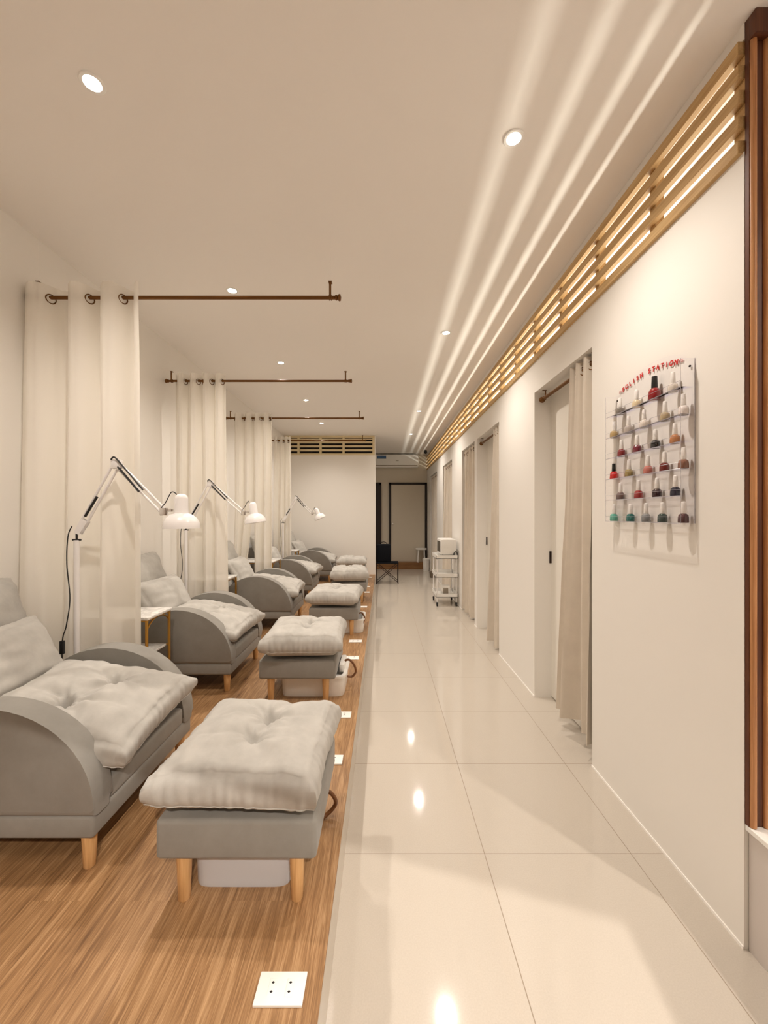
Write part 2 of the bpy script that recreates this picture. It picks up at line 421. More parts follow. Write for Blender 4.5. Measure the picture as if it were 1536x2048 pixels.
def curtain_mesh(x0, x1, z_top, z_bot, n_f, amp, seed, flare=0.0, phase=0.0, edge=None, thick=0.0022, irregular=0.35, bulge=0.0):
    """cloth hanging from rod at local z=0; waves in local y"""
    rnd = random.Random(seed); bm = NB(); NX, NZ = int(n_f * 28), 44
    ph = [rnd.uniform(-1, 1) for _ in range(8)]
    grid = []
    for j_ in range(NZ + 1):
        tz = j_ / NZ; z = z_top + (z_bot - z_top) * tz; row = []
        for i in range(NX + 1):
            u = i / NX
            uu = u + irregular * 0.06 * math.sin(2 * PI * u * 1.3 + ph[0]) + irregular * 0.035 * math.sin(2 * PI * (u * 2.1 + tz * 0.35) + ph[1])
            th = 2 * PI * n_f * uu + phase
            wv = math.sin(th)
            wv = math.copysign(abs(wv) ** 0.7, wv)
            a = amp * (0.85 + 0.25 * math.sin(3.1 * u + ph[2]) * tz + 0.2 * tz)
            y = a * wv + tz * 0.025 * math.sin(th * 0.5 + ph[3] * 3 + 1.5 * tz) + 0.006 * tz * math.sin(th * 2.0 + 5 * tz + ph[4])
            xe0 = x0 - flare * tz * 0.3; xe1 = x1 + flare * tz
            if edge: 
                a0, a1 = edge(tz); xe0 += a0; xe1 += a1
            x = xe0 + (xe1 - xe0) * u + 0.3 * amp * math.cos(th) * (0.6 + 0.4 * tz)
            y += bulge * math.sin(PI * min(1, tz * 1.1)) * (1 - u)
            y += 0.005 * math.sin(th * 2.7 + ph[5] * 3 + 2 * tz) * (0.3 + tz) + 0.0025 * math.sin(th * 6.1 + ph[6] * 3 - 1.5 * tz)
            y += 0.004 * noise.noise(Vector((x * 9, z * 3, seed)))
            row.append(bm.verts.new((x, y, z)))
        grid.append(row)
    for j_ in range(NZ):
        for i in range(NX):
            bm.faces.new((grid[j_][i], grid[j_][i + 1], grid[j_ + 1][i + 1], grid[j_ + 1][i]))
    return bm
def grommets(t, x0, x1, n_f, amp, seed, phase, irregular=0.35):
    rnd = random.Random(seed); ph = [rnd.uniform(-1, 1) for _ in range(8)]
    last = None; N = 600
    for i in range(N + 1):
        u = i / N
        uu = u + irregular * 0.06 * math.sin(2 * PI * u * 1.3 + ph[0]) + irregular * 0.035 * math.sin(2 * PI * (u * 2.1) + ph[1])
        th = 2 * PI * n_f * uu + phase; s = math.sin(th)
        if last is not None and (s > 0) != (last > 0):
            x = x0 + (x1 - x0) * u + 0.3 * amp * math.cos(th) * 0.6
            tang = 1 if s > last else -1
            bm = NB(); a = R(62) * tang
            pts = []
            for k in range(20):
                q = 2 * PI * k / 20; p = Vector((0.024 * math.cos(q), 0, 0.024 * math.sin(q) - 0.008))
                p = Matrix.Rotation(a, 3, 'Z') @ p; pts.append(p + Vector((x, 0, 0)))
            tube(bm, pts, 0.0035, 6, closed=True)
            link('grommet', bm, 'bronze', t)
        last = s
ROD_Z = 2.585
RODS = [  # Y, rod x0, x1, curtain x0, x1, folds, label-bits
    (2.235, -1.955, -0.230, -1.955, -1.315, 3.3, 'nearest'),
    (3.63, -1.950, -0.275, -1.87, -1.415, 4.2, 'second'),
    (5.03, -1.950, -0.235, -1.86, -1.365, 4.5, 'third'),
    (6.55, -1.950, -0.270, -1.76, -1.485, 3.4, 'farthest'),
]
WHICH = ['nearest the camera, above the first armchair', 'second from the camera', 'third from the camera', 'farthest from the camera']
CW = ['widest white sheer curtain, nearest the camera behind the first desk lamp', 'white sheer curtain on the second rod, behind the second armchair',
      'white sheer curtain on the third rod with a gap near its bottom', 'narrow white sheer curtain on the farthest rod beside the end wall']
for i, (y, rx0, rx1, cx0, cx1, nf, nm) in enumerate(RODS):
    t = thing('curtain_rod', 'bronze curtain rod hung below the ceiling, ' + WHICH[i], 'curtain rod', (rx0, y, ROD_Z), 0, 'ceiling hung curtain rods')
    rod_parts(t, 'X', rx1 - rx0, wire=CEIL - ROD_Z - 0.085)
    c = thing('sheer_curtain', CW[i], 'curtain', (cx0, y, ROD_Z), 0, 'white sheer curtains between the armchairs')
    W_ = cx1 - cx0; ph = [2.2, 0.4, 1.0, 2.0][i]; am = [0.064, 0.044, 0.046, 0.038][i]
    if i == 2:
        e = lambda tz: (0, -0.0)
        wl = W_ * 0.52
        bm = curtain_mesh(0, wl, 0.062, -2.33, 2.3, am, 11, phase=ph, edge=lambda tz: (0, 0.02 - 0.11 * max(0, tz - 0.45) / 0.55 * 1.6))
        link('curtain_panel', bm, 'sheer', c); grommets(c, 0, wl, 2.3, am, 11, ph)
        bm = curtain_mesh(wl, W_, 0.062, -2.33, 2.3, am, 12, phase=ph + 0.6)
        link('curtain_panel', bm, 'sheer', c); grommets(c, wl, W_, 2.3, am, 12, ph + 0.6)
    else:
        bm = curtain_mesh(0, W_, 0.062, -2.33, nf, am, 20 + i, flare=0.02, phase=ph)
        link('curtain_panel', bm, 'sheer', c); grommets(c, 0, W_, nf, am, 20 + i, ph)

# ------------------------------------------------------------------ doorway curtains
DL = ['taupe curtain gathered at the near side of the first doorway beside the polish rack', 'taupe curtain gathered at the near side of the second doorway',
      'taupe curtain drawn across the doorway behind the white trolley', 'taupe curtain drawn across the narrow doorway beyond the trolley', 'taupe curtain drawn across the farthest doorway']
RL = ['short bronze rod inside the first doorway beside the polish rack', 'short bronze rod inside the second doorway', 'short bronze rod in the doorway next to the white trolley',
      'short bronze rod in the fourth doorway, past the trolley', 'short bronze rod in the farthest doorway']
for i, (a, b_) in enumerate(OPEN):
    xr = XR + 0.048; z = 2.255; L_ = b_ - a - 0.03
    t = thing('doorway_rod', RL[i], 'curtain rod', (xr, a + 0.015, z), PI / 2, 'rods in the doorways')
    rod_parts(t, 'X', L_, r=0.012, brackets=(0.05, -0.05), drop=DH - z)
    c = thing('doorway_curtain', DL[i], 'curtain', (xr, a + 0.012, z), PI / 2, 'taupe curtains in the doorways')
    if i == 0: x1, nf, am, fl = 0.29, 3.2, 0.046, 0.20
    elif i == 1: x1, nf, am, fl = 0.28, 3.2, 0.036, 0.10
    else: x1, nf, am, fl = L_ - 0.03, 5.5, 0.035, 0.0
    bm = curtain_mesh(0.01, x1, 0.045, -z + (0.10 if i == 0 else 0.03), nf, am, 40 + i, phase=1.4 + i, edge=(lambda tz, fl=fl: (0.0, fl * tz ** 1.3)))
    link('curtain_panel', bm, 'curtain_beige', c); grommets(c, 0.01, x1, nf, am, 40 + i, 1.4 + i)

# ------------------------------------------------------------------ cushions
RING = []
def cushion_mesh(a, b_, c_, tufts, seed, dome=0.03, ear=0.05, r=0.045, wr=0.004, n_=84, bend=0.0, segs=(), lift=0.0):
    """a,b,c half sizes; top at +c; returns bmesh centred at origin bottom z=-c"""
    bm = NB(); K = 8
    idx = {}
    def P(p):
        k = (round(p[0], 5), round(p[1], 5), round(p[2], 5))
        if k not in idx: idx[k] = bm.verts.new(p)
        return idx[k]
    def g(i, N): return -1 + 2 * i / N
    for s in (-1, 1):
        for i in range(n_):
            for j_ in range(n_):
                q = [(g(i, n_), g(j_, n_), s), (g(i + 1, n_), g(j_, n_), s), (g(i + 1, n_), g(j_ + 1, n_), s), (g(i, n_), g(j_ + 1, n_), s)]
                bm.faces.new([P(p) for p in q])
    for s in (-1, 1):
        for i in range(n_):
            for k in range(K):
                bm.faces.new([P(p) for p in [(s, g(i, n_), g(k, K)), (s, g(i + 1, n_), g(k, K)), (s, g(i + 1, n_), g(k + 1, K)), (s, g(i, n_), g(k + 1, K))]])
                bm.faces.new([P(p) for p in [(g(i, n_), s, g(k, K)), (g(i + 1, n_), s, g(k, K)), (g(i + 1, n_), s, g(k + 1, K)), (g(i, n_), s, g(k + 1, K))]])
    ring = [(g(i, n_), -1) for i in range(n_)] + [(1, g(i, n_)) for i in range(n_)] + [(-g(i, n_), 1) for i in range(n_)] + [(-1, -g(i, n_)) for i in range(n_)]
    RING[:] = [idx[(round(a_, 5), round(b2, 5), -0.5)] for a_, b2 in ring]
    for v_ in bm.verts:
        u, w_, t = v_.co; tk = 1 - 0.07 * max(0, -t) ** 1.6
        p = Vector((u * a, w_ * b_, t * c_))
        q = Vector((max(-a + r, min(a - r, p.x)), max(-b_ + r, min(b_ - r, p.y)), max(-c_ + r, min(c_ - r, p.z))))
        d = p - q
        if d.length > 1e-7: p = q + d.normalized() * min(r, d.length) if d.length > r else q + d
        cx = abs(u) ** 5 * abs(w_) ** 5
        # outline: sides pulled in, corners pulled out
        p.x *= 1 - 0.035 * (1 - w_ * w_) * abs(u) + ear * cx
        p.y *= 1 - 0.035 * (1 - u * u) * abs(w_) + ear * cx
        # side bulge
        sb = 0.016 * (1 - t * t)
        if abs(u) > 0.999: p.x += math.copysign(sb, u)
        if abs(w_) > 0.999: p.y += math.copysign(sb, w_)
        if t > 0.999 or (t > 0.2):
            k = (t - 0.2) / 0.8
            z = dome * (1 - abs(u) ** 3.0) * (1 - abs(w_) ** 3.0)
            dz = 0.0
            for (tu, tw, dep, sg) in tufts:
                dx, dy = p.x - tu, p.y - tw; rr = math.hypot(dx, dy); th = math.atan2(dy, dx)
                dz -= dep * math.exp(-(rr / sg) ** 1.15)
                dz += 0.14 * dep * math.sin(th * 11 + seed * 2 + rr * 14) * math.exp(-rr / (sg * 1.3)) * min(1, rr / 0.03)
            for (ax, ay, bx, by, dep, wd) in segs:
                ex, ey = bx - ax, by - ay; L2 = ex * ex + ey * ey
                tt = max(0, min(1, ((p.x - ax) * ex + (p.y - ay) * ey) / L2))
                wob = 0.012 * math.sin(tt * 7 + seed + ax * 40)
                dd = math.hypot(p.x - ax - ex * tt - wob * ey / math.sqrt(L2), p.y - ay - ey * tt + wob * ex / math.sqrt(L2))
                wv = wd * (0.8 + 1.3 * tt)
                dz -= 1.6 * dep * (1 - 0.75 * tt) * (math.exp(-(dd / wv) ** 1.2) - 0.25 * math.exp(-((dd - 2.0 * wv) / wv) ** 2))
            nn = noise.noise(Vector((p.x * 7 + seed, p.y * 7, seed * 3.1))) * wr * 2.0 + noise.noise(Vector((p.x * 22, p.y * 9 + seed, seed))) * wr
            fade = (1 - max(abs(u), abs(w_)) ** 8)
            p.z += (z + dz * (0.35 + 0.65 * fade) + nn) * k - 0.012 * cx * k
        if t < -0.2: p.z += 0.014 * cx * (-t)
        # wrinkles on sides
        if max(abs(u), abs(w_)) > 0.93:
            s_ = noise.noise(Vector((p.x * 26 + seed, p.y * 26, p.z * 5))) * wr * 1.3
            p.x += math.copysign(s_, u) * (abs(u) > 0.93); p.y += math.copysign(s_, w_) * (abs(w_) > 0.93)
        p.x *= tk; p.y *= tk
        if bend: p.z += bend * (u * u)
        if lift: p.z += lift * max(abs(u), abs(w_)) ** 3 * max(0, 0.35 - t) / 1.35
        v_.co = p
    RING[:] = [v_.co.copy() for v_ in RING]
    return bm
def piping():
    bm = NB(); tube(bm, list(RING), 0.0024, 6, closed=True); return bm

# ------------------------------------------------------------------ armchair (faces +X, origin: front centre of the chair on the platform)
CW_, ARM_T = 0.70, 0.095
def arch_outline():
    pts = [(0.0, 0.19), (0.0, 0.22)]
    n_ = 26
    for k in range(1, n_):
        a = PI * k / n_
        pts.append((-0.37 + 0.37 * math.cos(a), 0.22 + 0.332 * math.sin(a)))
    pts += [(-0.74, 0.22), (-0.74, 0.19)]
    return pts
def make_armchair():
    t = thing('armchair', '', 'armchair')
    for s in (-1, 1):
        bm = NB(); o_ = arch_outline(); y0 = s * CW_ / 2; y1 = s * (CW_ / 2 - ARM_T)
        A = [bm.verts.new((x, y0, z)) for x, z in o_]; B = [bm.verts.new((x, y1, z)) for x, z in o_]
        bm.faces.new(A); bm.faces.new(B[::-1])
        for k in range(len(o_)):
            k2 = (k + 1) % len(o_); bm.faces.new((A[k], B[k], B[k2], A[k2]))
        es = [e for e in bm.edges if (abs(e.verts[0].co.y - e.verts[1].co.y) < 1e-6)]
        bmesh.ops.bevel(bm, geom=es, offset=0.024, segments=5, profile=0.5, affect='EDGES')
        link('armrest', bm, 'sofa', t, autos=60)
    yi = CW_ / 2 - ARM_T
    bm = NB(); box(bm, -0.80, -0.004, -yi - 0.004, yi + 0.004, 0.19, 0.272, bev=0.018, seg=4); link('seat', bm, 'sofa', t, autos=60)
    bm = NB(); box(bm, -0.80, -0.006, -CW_ / 2 + 0.008, CW_ / 2 - 0.008, 0.115, 0.195, bev=0.014, seg=3); link('seat_frame', bm, 'sofa', t, autos=60)
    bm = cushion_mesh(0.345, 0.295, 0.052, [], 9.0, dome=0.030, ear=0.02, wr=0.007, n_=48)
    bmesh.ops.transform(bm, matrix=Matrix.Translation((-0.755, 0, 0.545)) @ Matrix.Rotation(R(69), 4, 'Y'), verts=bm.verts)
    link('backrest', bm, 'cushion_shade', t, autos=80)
    for x in (-0.045, -0.72):
        for s in (-1, 1):
            bm = NB(); mt = Matrix.Translation((x, s * (CW_ / 2 - 0.045), 0))
            lathe(bm, [(0.0165, 0.0), (0.018, 0.002), (0.024, 0.118), (0.024, 0.12)], 18, mt); link('leg', bm, 'legwood', t)
    return t
CH = [(1.33, -0.95), (2.70, -1.01), (4.15, -0.94), (5.70, -1.0), (7.16, -0.905)]
CHL = ['grey upholstered armchair with rounded arms at the lower left, nearest the camera', 'grey armchair with arched arms behind the nearest white sheer curtain',
       'grey armchair with arched arms, third in the row on the platform', 'grey armchair with arched arms, fourth in the row on the platform', 'grey armchair with arched arms at the far end against the partition']
chair0 = make_armchair()
for i, (y, x) in enumerate(CH):
    o = chair0 if i == 0 else copy_tree(chair0)
    o.location = (x, y + CW_ / 2, PZ); o['label'] = CHL[i]; o['group'] = 'grey armchairs on the platform'
ORD = ['nearest', 'second', 'third', 'fourth', 'farthest']
EAR = 0.065
SCL = ['tufted pale grey seat cushion on the nearest armchair, two deep buttons', 'tufted pale grey seat cushion on the second armchair', 'tufted pale grey seat cushion on the third armchair',
       'tufted pale grey seat cushion on the fourth armchair', 'tufted pale grey seat cushion on the farthest armchair']
T1, T2 = (0.06, 0.07), (-0.03, -0.09)
SEG = [(*T1, *T2, 0.020, 0.020), (*T1, 0.29, 0.12, 0.014, 0.018), (*T1, 0.13, 0.28, 0.016, 0.018), (*T1, -0.20, 0.20, 0.014, 0.020), (*T2, -0.29, -0.02, 0.014, 0.018),
       (*T2, -0.12, -0.28, 0.016, 0.018), (*T2, 0.12, -0.27, 0.015, 0.018), (*T2, 0.28, -0.10, 0.012, 0.016)]
bm = cushion_mesh(0.292, 0.268, 0.062, [(*T1, 0.055, 0.055), (*T2, 0.055, 0.055)], 2.0, dome=0.048, ear=EAR, wr=0.008, r=0.036, segs=SEG)
sc0 = link('seat_cushion', bm, 'cushion', autos=80)
link('piping', piping(), 'cushion', sc0)
for i, (y, x) in enumerate(CH):
    o = sc0 if i == 0 else copy_tree(sc0)
    o.location = (x - 0.255 + (0.0, -0.025, -0.02, 0.0, -0.02)[i], y + CW_ / 2 - 0.015, PZ + 0.400)
    o.rotation_euler = (R((4, 1, 1, -1, 1)[i]), R((8, 8, 8, 7, 8)[i]), R((2, -3, 4, -2, 3)[i])); o.scale = (1, 0.98, 1)
    tag(o, SCL[i], 'cushion', 'tufted seat cushions on the armchairs')
bm = cushion_mesh(0.145, 0.25, 0.048, [], 5.0, dome=0.035, ear=0.07, wr=0.006, n_=40)
bp0 = link('back_pillow', bm, 'cushion', autos=80)
for i, (y, x) in enumerate(CH):
    o = bp0 if i == 0 else copy_tree(bp0)
    o.location = (x - 0.648, y + CW_ / 2 + 0.02, PZ + 0.560); o.rotation_euler = (0, R(60), R((3, -4, 2, 3, -3)[i]))
    tag(o, 'plump pale grey back pillow leaning on the backrest of the %s armchair' % ORD[i], 'pillow', 'back pillows on the armchairs')

# ------------------------------------------------------------------ ottomans
def make_ottoman():
    t = thing('ottoman', '', 'ottoman')
    bm = NB(); box(bm, -0.242, 0.242, 0.0, 0.48, 0.152, 0.272, bev=0.014, seg=4); link('upholstered_frame', bm, 'sofa', t, autos=60)
    for x in (-0.175, 0.175):
        for y in (0.045, 0.435):
            bm = NB(); mt = Matrix.Translation((x, y, 0)); lathe(bm, [(0.0165, 0.0), (0.018, 0.002), (0.024, 0.153), (0.024, 0.154)], 18, mt)
            link('leg', bm, 'legwood', t)
    return t
OT = [(1.215, -0.442), (2.55, -0.541), (3.97, -0.486), (5.46, -0.465), (7.0, -0.55)]
ott0 = make_ottoman()
OL = ['grey upholstered ottoman on wooden legs in front of the nearest armchair', 'grey ottoman on wooden legs with a white foot basin beneath, second from the camera',
      'grey ottoman on wooden legs, third from the camera', 'grey ottoman on wooden legs, fourth from the camera, mostly hidden', 'grey ottoman on wooden legs, farthest from the camera beside the partition']
T1, T2 = (0.02, 0.07), (0.01, -0.07)
SEG = [(*T1, *T2, 0.012, 0.018), (*T1, 0.27, 0.10, 0.008, 0.018), (*T1, 0.10, 0.27, 0.010, 0.018), (*T1, -0.16, 0.24, 0.010, 0.02), (*T1, -0.27, 0.06, 0.007, 0.018),
       (*T2, -0.25, -0.06, 0.009, 0.018), (*T2, 0.24, -0.10, 0.009, 0.018), (*T2, 0.09, -0.26, 0.006, 0.018)]
bm = cushion_mesh(0.243, 0.250, 0.072, [(*T1, 0.042, 0.05), (*T2, 0.036, 0.045)], 7.0, dome=0.036, ear=0.035, wr=0.008, lift=0.022, r=0.030, segs=SEG)
oc0 = link('ottoman_cushion', bm, 'cushion', autos=80); link('piping', piping(), 'cushion', oc0)
for i, (y, x) in enumerate(OT):
    o = ott0 if i == 0 else copy_tree(ott0)
    o.location = (x, y, PZ); o['label'] = OL[i]; o['group'] = 'grey ottomans along the platform edge'
    c = oc0 if i == 0 else copy_tree(oc0)
    c.location = (x - 0.002 + (0, 0.018, 0, 0, 0)[i], y + 0.226, PZ + 0.352); c.rotation_euler = (R((0, 0, 0, 180, 0)[i] * 0), 0, R((-2, 2, -3, 184, 2)[i]))
    c.scale = (1, 1, (1, 1.05, 1, 1.15, 0.95)[i])
    tag(c, 'tufted pale grey cushion lying on top of the %s ottoman' % ORD[i], 'cushion', 'tufted cushions on the ottomans')

# ------------------------------------------------------------------ foot basins with hoses
def basin(x, y, w_, d_, h, m_, label):
    t = thing('foot_basin', label, 'foot basin', (x, y, PZ), 0, 'foot basins under the ottomans')
    bm = NB(); W2, D2 = w_ / 2, d_ / 2; th = 0.008
    outer = []
    for (z, s) in ((0.0, 0.965), (0.010, 0.98), (h - 0.012, 1.0), (h - 0.012, 1.05), (h, 1.05), (h, 0.93), (0.03, 0.84)):
        ring = []
        for k in range(36):
            a = 2 * PI * k / 36; c_, s_ = math.cos(a), math.sin(a)
            ring.append(bm.verts.new((W2 * s * math.copysign(abs(c_) ** 0.22, c_), D2 * s * math.copysign(abs(s_) ** 0.22, s_), z)))
        outer.append(ring)
    bm.faces.new(outer[0][::-1]); bm.faces.new(outer[-1])
    for A, B in zip(outer, outer[1:]):
        for k in range(36): bm.faces.new((A[k], A[(k + 1) % 36], B[(k + 1) % 36], B[k]))
    link('tub', bm, m_, t, autos=40)
    return t
basin(-0.45, 1.440, 0.315, 0.30, 0.135, 'basin', 'pale grey plastic foot basin under the nearest ottoman')
b2 = basin(-0.46, 2.815, 0.42, 0.34, 0.135, 'white_plastic', 'white plastic foot basin sticking out from under the second ottoman')
bm = NB(); box(bm, 0.165, 0.200, -0.10, 0.10, 0.133, 0.185, bev=0.008); link('control_panel', bm, 'white_plastic', b2)
bm = NB(); box(bm, 0.160, 0.166, -0.06, 0.07, 0.14, 0.178, bev=0.002, seg=1); link('handle_slot', bm, 'black', b2)
b3 = basin(-0.405, 4.24, 0.42, 0.34, 0.135, 'white_plastic', 'white plastic foot basin under the third ottoman')
def hose(pts, label):
    bm = NB(); tube(bm, spline(pts, 8), 0.0075, 10); tag(link('hose', bm, 'hose', loc=None), label, 'hose', 'brown hoses beside the ottomans')
hose([(-0.27, 1.58, 0.290), (-0.217, 1.60, 0.297), (-0.187, 1.60, 0.263), (-0.195, 1.60, 0.234), (-0.231, 1.58, 0.211), (-0.29, 1.52, 0.2085)], 'brown rubber hose curling on the oak platform beside the nearest ottoman')
hose([(-0.29, 2.80, 0.365), (-0.24, 2.80, 0.388), (-0.203, 2.79, 0.362), (-0.187, 2.78, 0.315), (-0.21, 2.77, 0.285), (-0.244, 2.76, 0.29)], 'brown rubber hose arching over the white basin of the second ottoman')
hose([(-0.26, 4.15, 0.37), (-0.22, 4.15, 0.385), (-0.19, 4.14, 0.345), (-0.20, 4.12, 0.29), (-0.235, 4.10, 0.285)], 'brown rubber hose looping beside the third ottoman')

# ------------------------------------------------------------------ floor outlets on the platform
def make_outlet():
    t = thing('floor_outlet', '', 'power outlet')
    bm = NB(); box(bm, -0.06, 0.06, -0.0365, 0.0365, 0.0, 0.007, bev=0.0015, seg=2); link('cover_plate', bm, 'white_plastic', t)
    for s in (-1, 1):
        bm = NB(); box(bm, s * 0.022 - 0.0095, s * 0.022 + 0.0095, -0.020, 0.020, 0.0065, 0.0088, bev=0.0012, seg=2); k = link('socket', bm, 'white_plastic', t)
        bm = NB()
        for yy in (-0.010, 0.010):
            tube(bm, [(s * 0.022, yy, 0.0070), (s * 0.022, yy, 0.0092)], 0.0027, 10)
            box(bm, s * 0.022 - 0.0035, s * 0.022 + 0.0035, yy - 0.0010, yy + 0.0010, 0.0070, 0.0092)
        link('pin_holes', bm, 'black', k)
    return t
PL = [(562, 1981), (664, 1521), (682, 1431), (703, 1316.5), (711, 1283), (721, 1232), (725, 1214), (731, 1185), (733, 1173.5), (737.5, 1155)]
PLL = ['white double floor outlet on the oak platform at the bottom of the view', 'white floor outlet beside the nearest ottoman, the closer of its pair', 'white floor outlet just beyond the nearest ottoman',
       'white floor outlet beside the basin of the second ottoman', 'white floor outlet just beyond the second ottoman', 'white floor outlet beside the third ottoman, the closer of its pair',
       'white floor outlet just beyond the third ottoman', 'white floor outlet beside the fourth ottoman, the closer of its pair', 'white floor outlet just beyond the fourth ottoman', 'white floor outlet closest to the end partition']
out0 = make_outlet()
for i, (px, py) in enumerate(PL):
    Y = F * (EYE - PZ) / (py - 1029); X = (px - 766) * Y / F
    if i == 1: X = -0.255
    o = out0 if i == 0 else copy_tree(out0)
    o.location = (X, Y, PZ); o['label'] = PLL[i]; o['group'] = 'floor outlets along the platform'

# ------------------------------------------------------------------ desk lamps on stands
def make_lamp(name_label, x, y, head_x, tilt, low=0.0):
    t = thing('swing_arm_lamp', name_label, 'lamp', (x, y, PZ), 0, 'white swing arm lamps')
    zt = 1.335 - PZ   # joint height above platform
    bm = NB(); lathe(bm, [(0.14, 0.0), (0.14, 0.012), (0.125, 0.020), (0.02, 0.024), (0.018, 0.03)], 32); link('base', bm, 'white_metal', t)
    bm = NB(); tube(bm, [(0, 0, 0.02), (0, 0, zt - 0.08)], 0.0135, 16); link('pole', bm, 'white_metal', t)
    bm = NB(); tube(bm, [(0, 0, zt - 0.08), (0, 0, zt - 0.045)], 0.0055, 10); tube(bm, [(-0.022, 0, zt - 0.078), (0.022, 0, zt - 0.078)], 0.005, 8); link('swivel', bm, 'black', t)
    E = Vector((0.21, 0, 1.655 - PZ)); J = Vector((0.03, 0, zt + 0.0)); H = Vector((head_x - x, 0, 1.405 - PZ))
    # joint plates
    bm = NB(); d = (E - J).normalized(); nrm = Vector((-d.z, 0, d.x))
    for s in (-1, 1):
        q = [J - d * 0.05 + nrm * 0.012, J - d * 0.05 - nrm * 0.016, J + d * 0.03 - nrm * 0.022, J + d * 0.03 + nrm * 0.016]
        A = [bm.verts.new(p + Vector((0, s * 0.012, 0))) for p in q]; B = [bm.verts.new(p + Vector((0, s * 0.014, 0))) for p in q]
        bm.faces.new(A); bm.faces.new(B[::-1])
        for k in range(4): bm.faces.new((A[k], A[(k + 1) % 4], B[(k + 1) % 4], B[k]))
    link('lower_joint', bm, 'white_metal', t)
    bm = NB()
    for s in (-1, 1): tube(bm, [J + nrm * 0.016 * s, E + nrm * 0.016 * s - d * 0.02], 0.0065, 8)
    link('lower_arm', bm, 'white_metal', t)
    d2 = (H - E).normalized(); n2 = Vector((-d2.z, 0, d2.x))
    bm = NB()
    for s in (-1, 1): tube(bm, [E + n2 * 0.014 * s + d2 * 0.01, H + n2 * 0.014 * s], 0.0062, 8)
    link('upper_arm', bm, 'white_metal', t)
    bm = NB(); box(bm, -0.026, 0.026, -0.014, 0.014, -0.026, 0.022, bev=0.006, mtx=Matrix.Translation(E)); link('elbow_joint', bm, 'white_metal', t)
    bm = NB(); tube(bm, spline([E + Vector((-0.02, -0.016, 0.02)), E + Vector((0.0, -0.018, 0.032)), E + d2 * 0.04 + n2 * 0.02 + Vector((0, -0.016, 0)), E + d2 * 0.2 + n2 * 0.006 + Vector((0, -0.012, 0))], 5), 0.0042, 8)
    tube(bm, [E + d2 * 0.02 - n2 * 0.002 + Vector((0, -0.01, 0)), E + d2 * 0.19 - n2 * 0.016 + Vector((0, -0.01, 0))], 0.0058, 8)
    tube(bm, [J + d * 0.05 + nrm * 0.002 + Vector((0, -0.012, 0)), J + d * 0.17 - nrm * 0.002 + Vector((0, -0.012, 0))], 0.0065, 8)
    link('spring', bm, 'black', t)
    bm = NB(); box(bm, -0.02, 0.02, -0.01, 0.01, -0.02, 0.02, bev=0.004, mtx=Matrix.Translation(H))
    tube(bm, [H, H + Vector((0.035, 0, 0.012))], 0.005, 8)
    box(bm, 0.022, 0.048, -0.005, 0.005, 0.0, 0.014, bev=0.003, mtx=Matrix.Translation(H)); link('head_joint', bm, 'chrome', t)
    # shade
    mt = Matrix.Translation(H + Vector((0.092, 0, -0.005))) @ Matrix.Rotation(R(tilt), 4, 'Y')
    bm = NB(); prof = [(0.001, 0.098), (0.018, 0.096), (0.028, 0.088), (0.033, 0.074), (0.034, 0.006), (0.036, -0.004), (0.055, -0.012), (0.074, -0.028), (0.087, -0.052), (0.090, -0.074), (0.091, -0.082), (0.088, -0.082), (0.084, -0.055), (0.070, -0.030), (0.050, -0.016), (0.03, -0.010), (0.001, -0.008)]
    lathe(bm, prof, 40, mt, cap=False); sh = link('lamp_shade', bm, 'white_metal', t, autos=50)
    bm = NB(); lathe(bm, [(0.001, -0.066), (0.018, -0.060), (0.027, -0.043), (0.022, -0.026), (0.013, -0.012), (0.013, -0.008)], 20, mt, cap=False); link('bulb', bm, 'white_plastic', sh)
    # cord from arm over to the shade top, and down the pole
    top = mt @ Vector((-0.024, 0, 0.090))
    bm = NB(); tube(bm, spline([H + Vector((-0.012, -0.004, 0.02)), H + Vector((0.012, -0.004, 0.05)), H + Vector((0.04, -0.004, 0.10)), top + Vector((-0.008, 0, 0.012)), top], 6), 0.0026, 8)
    tube(bm, spline([(-0.012, -0.016, zt - 0.005), (-0.032, -0.018, zt - 0.06), (-0.038, -0.018, zt - 0.2), (-0.022, -0.018, zt - 0.38), (-0.040, -0.018, zt - 0.52), (-0.062, -0.018, zt - 0.62), (-0.058, -0.016, zt - 0.9), (-0.05, -0.015, 0.03)], 8), 0.0028, 8)
    cd = link('cord', bm, 'black', t)
    bm = NB(); box(bm, -0.071, -0.051, -0.028, -0.010, zt - 0.67, zt - 0.60, bev=0.004); link('switch', bm, 'black', cd)
    return t
make_lamp('white swing arm lamp nearest the camera, in front of the widest sheer curtain', -1.605, 2.125, -1.148, 0)
make_lamp('white swing arm lamp with a slightly tilted shade, behind the nearest lamp', -1.70, 3.50, -1.205, -9)
make_lamp('white swing arm lamp with a strongly tilted shade, farthest from the camera', -1.585, 6.43, -1.12, -24)

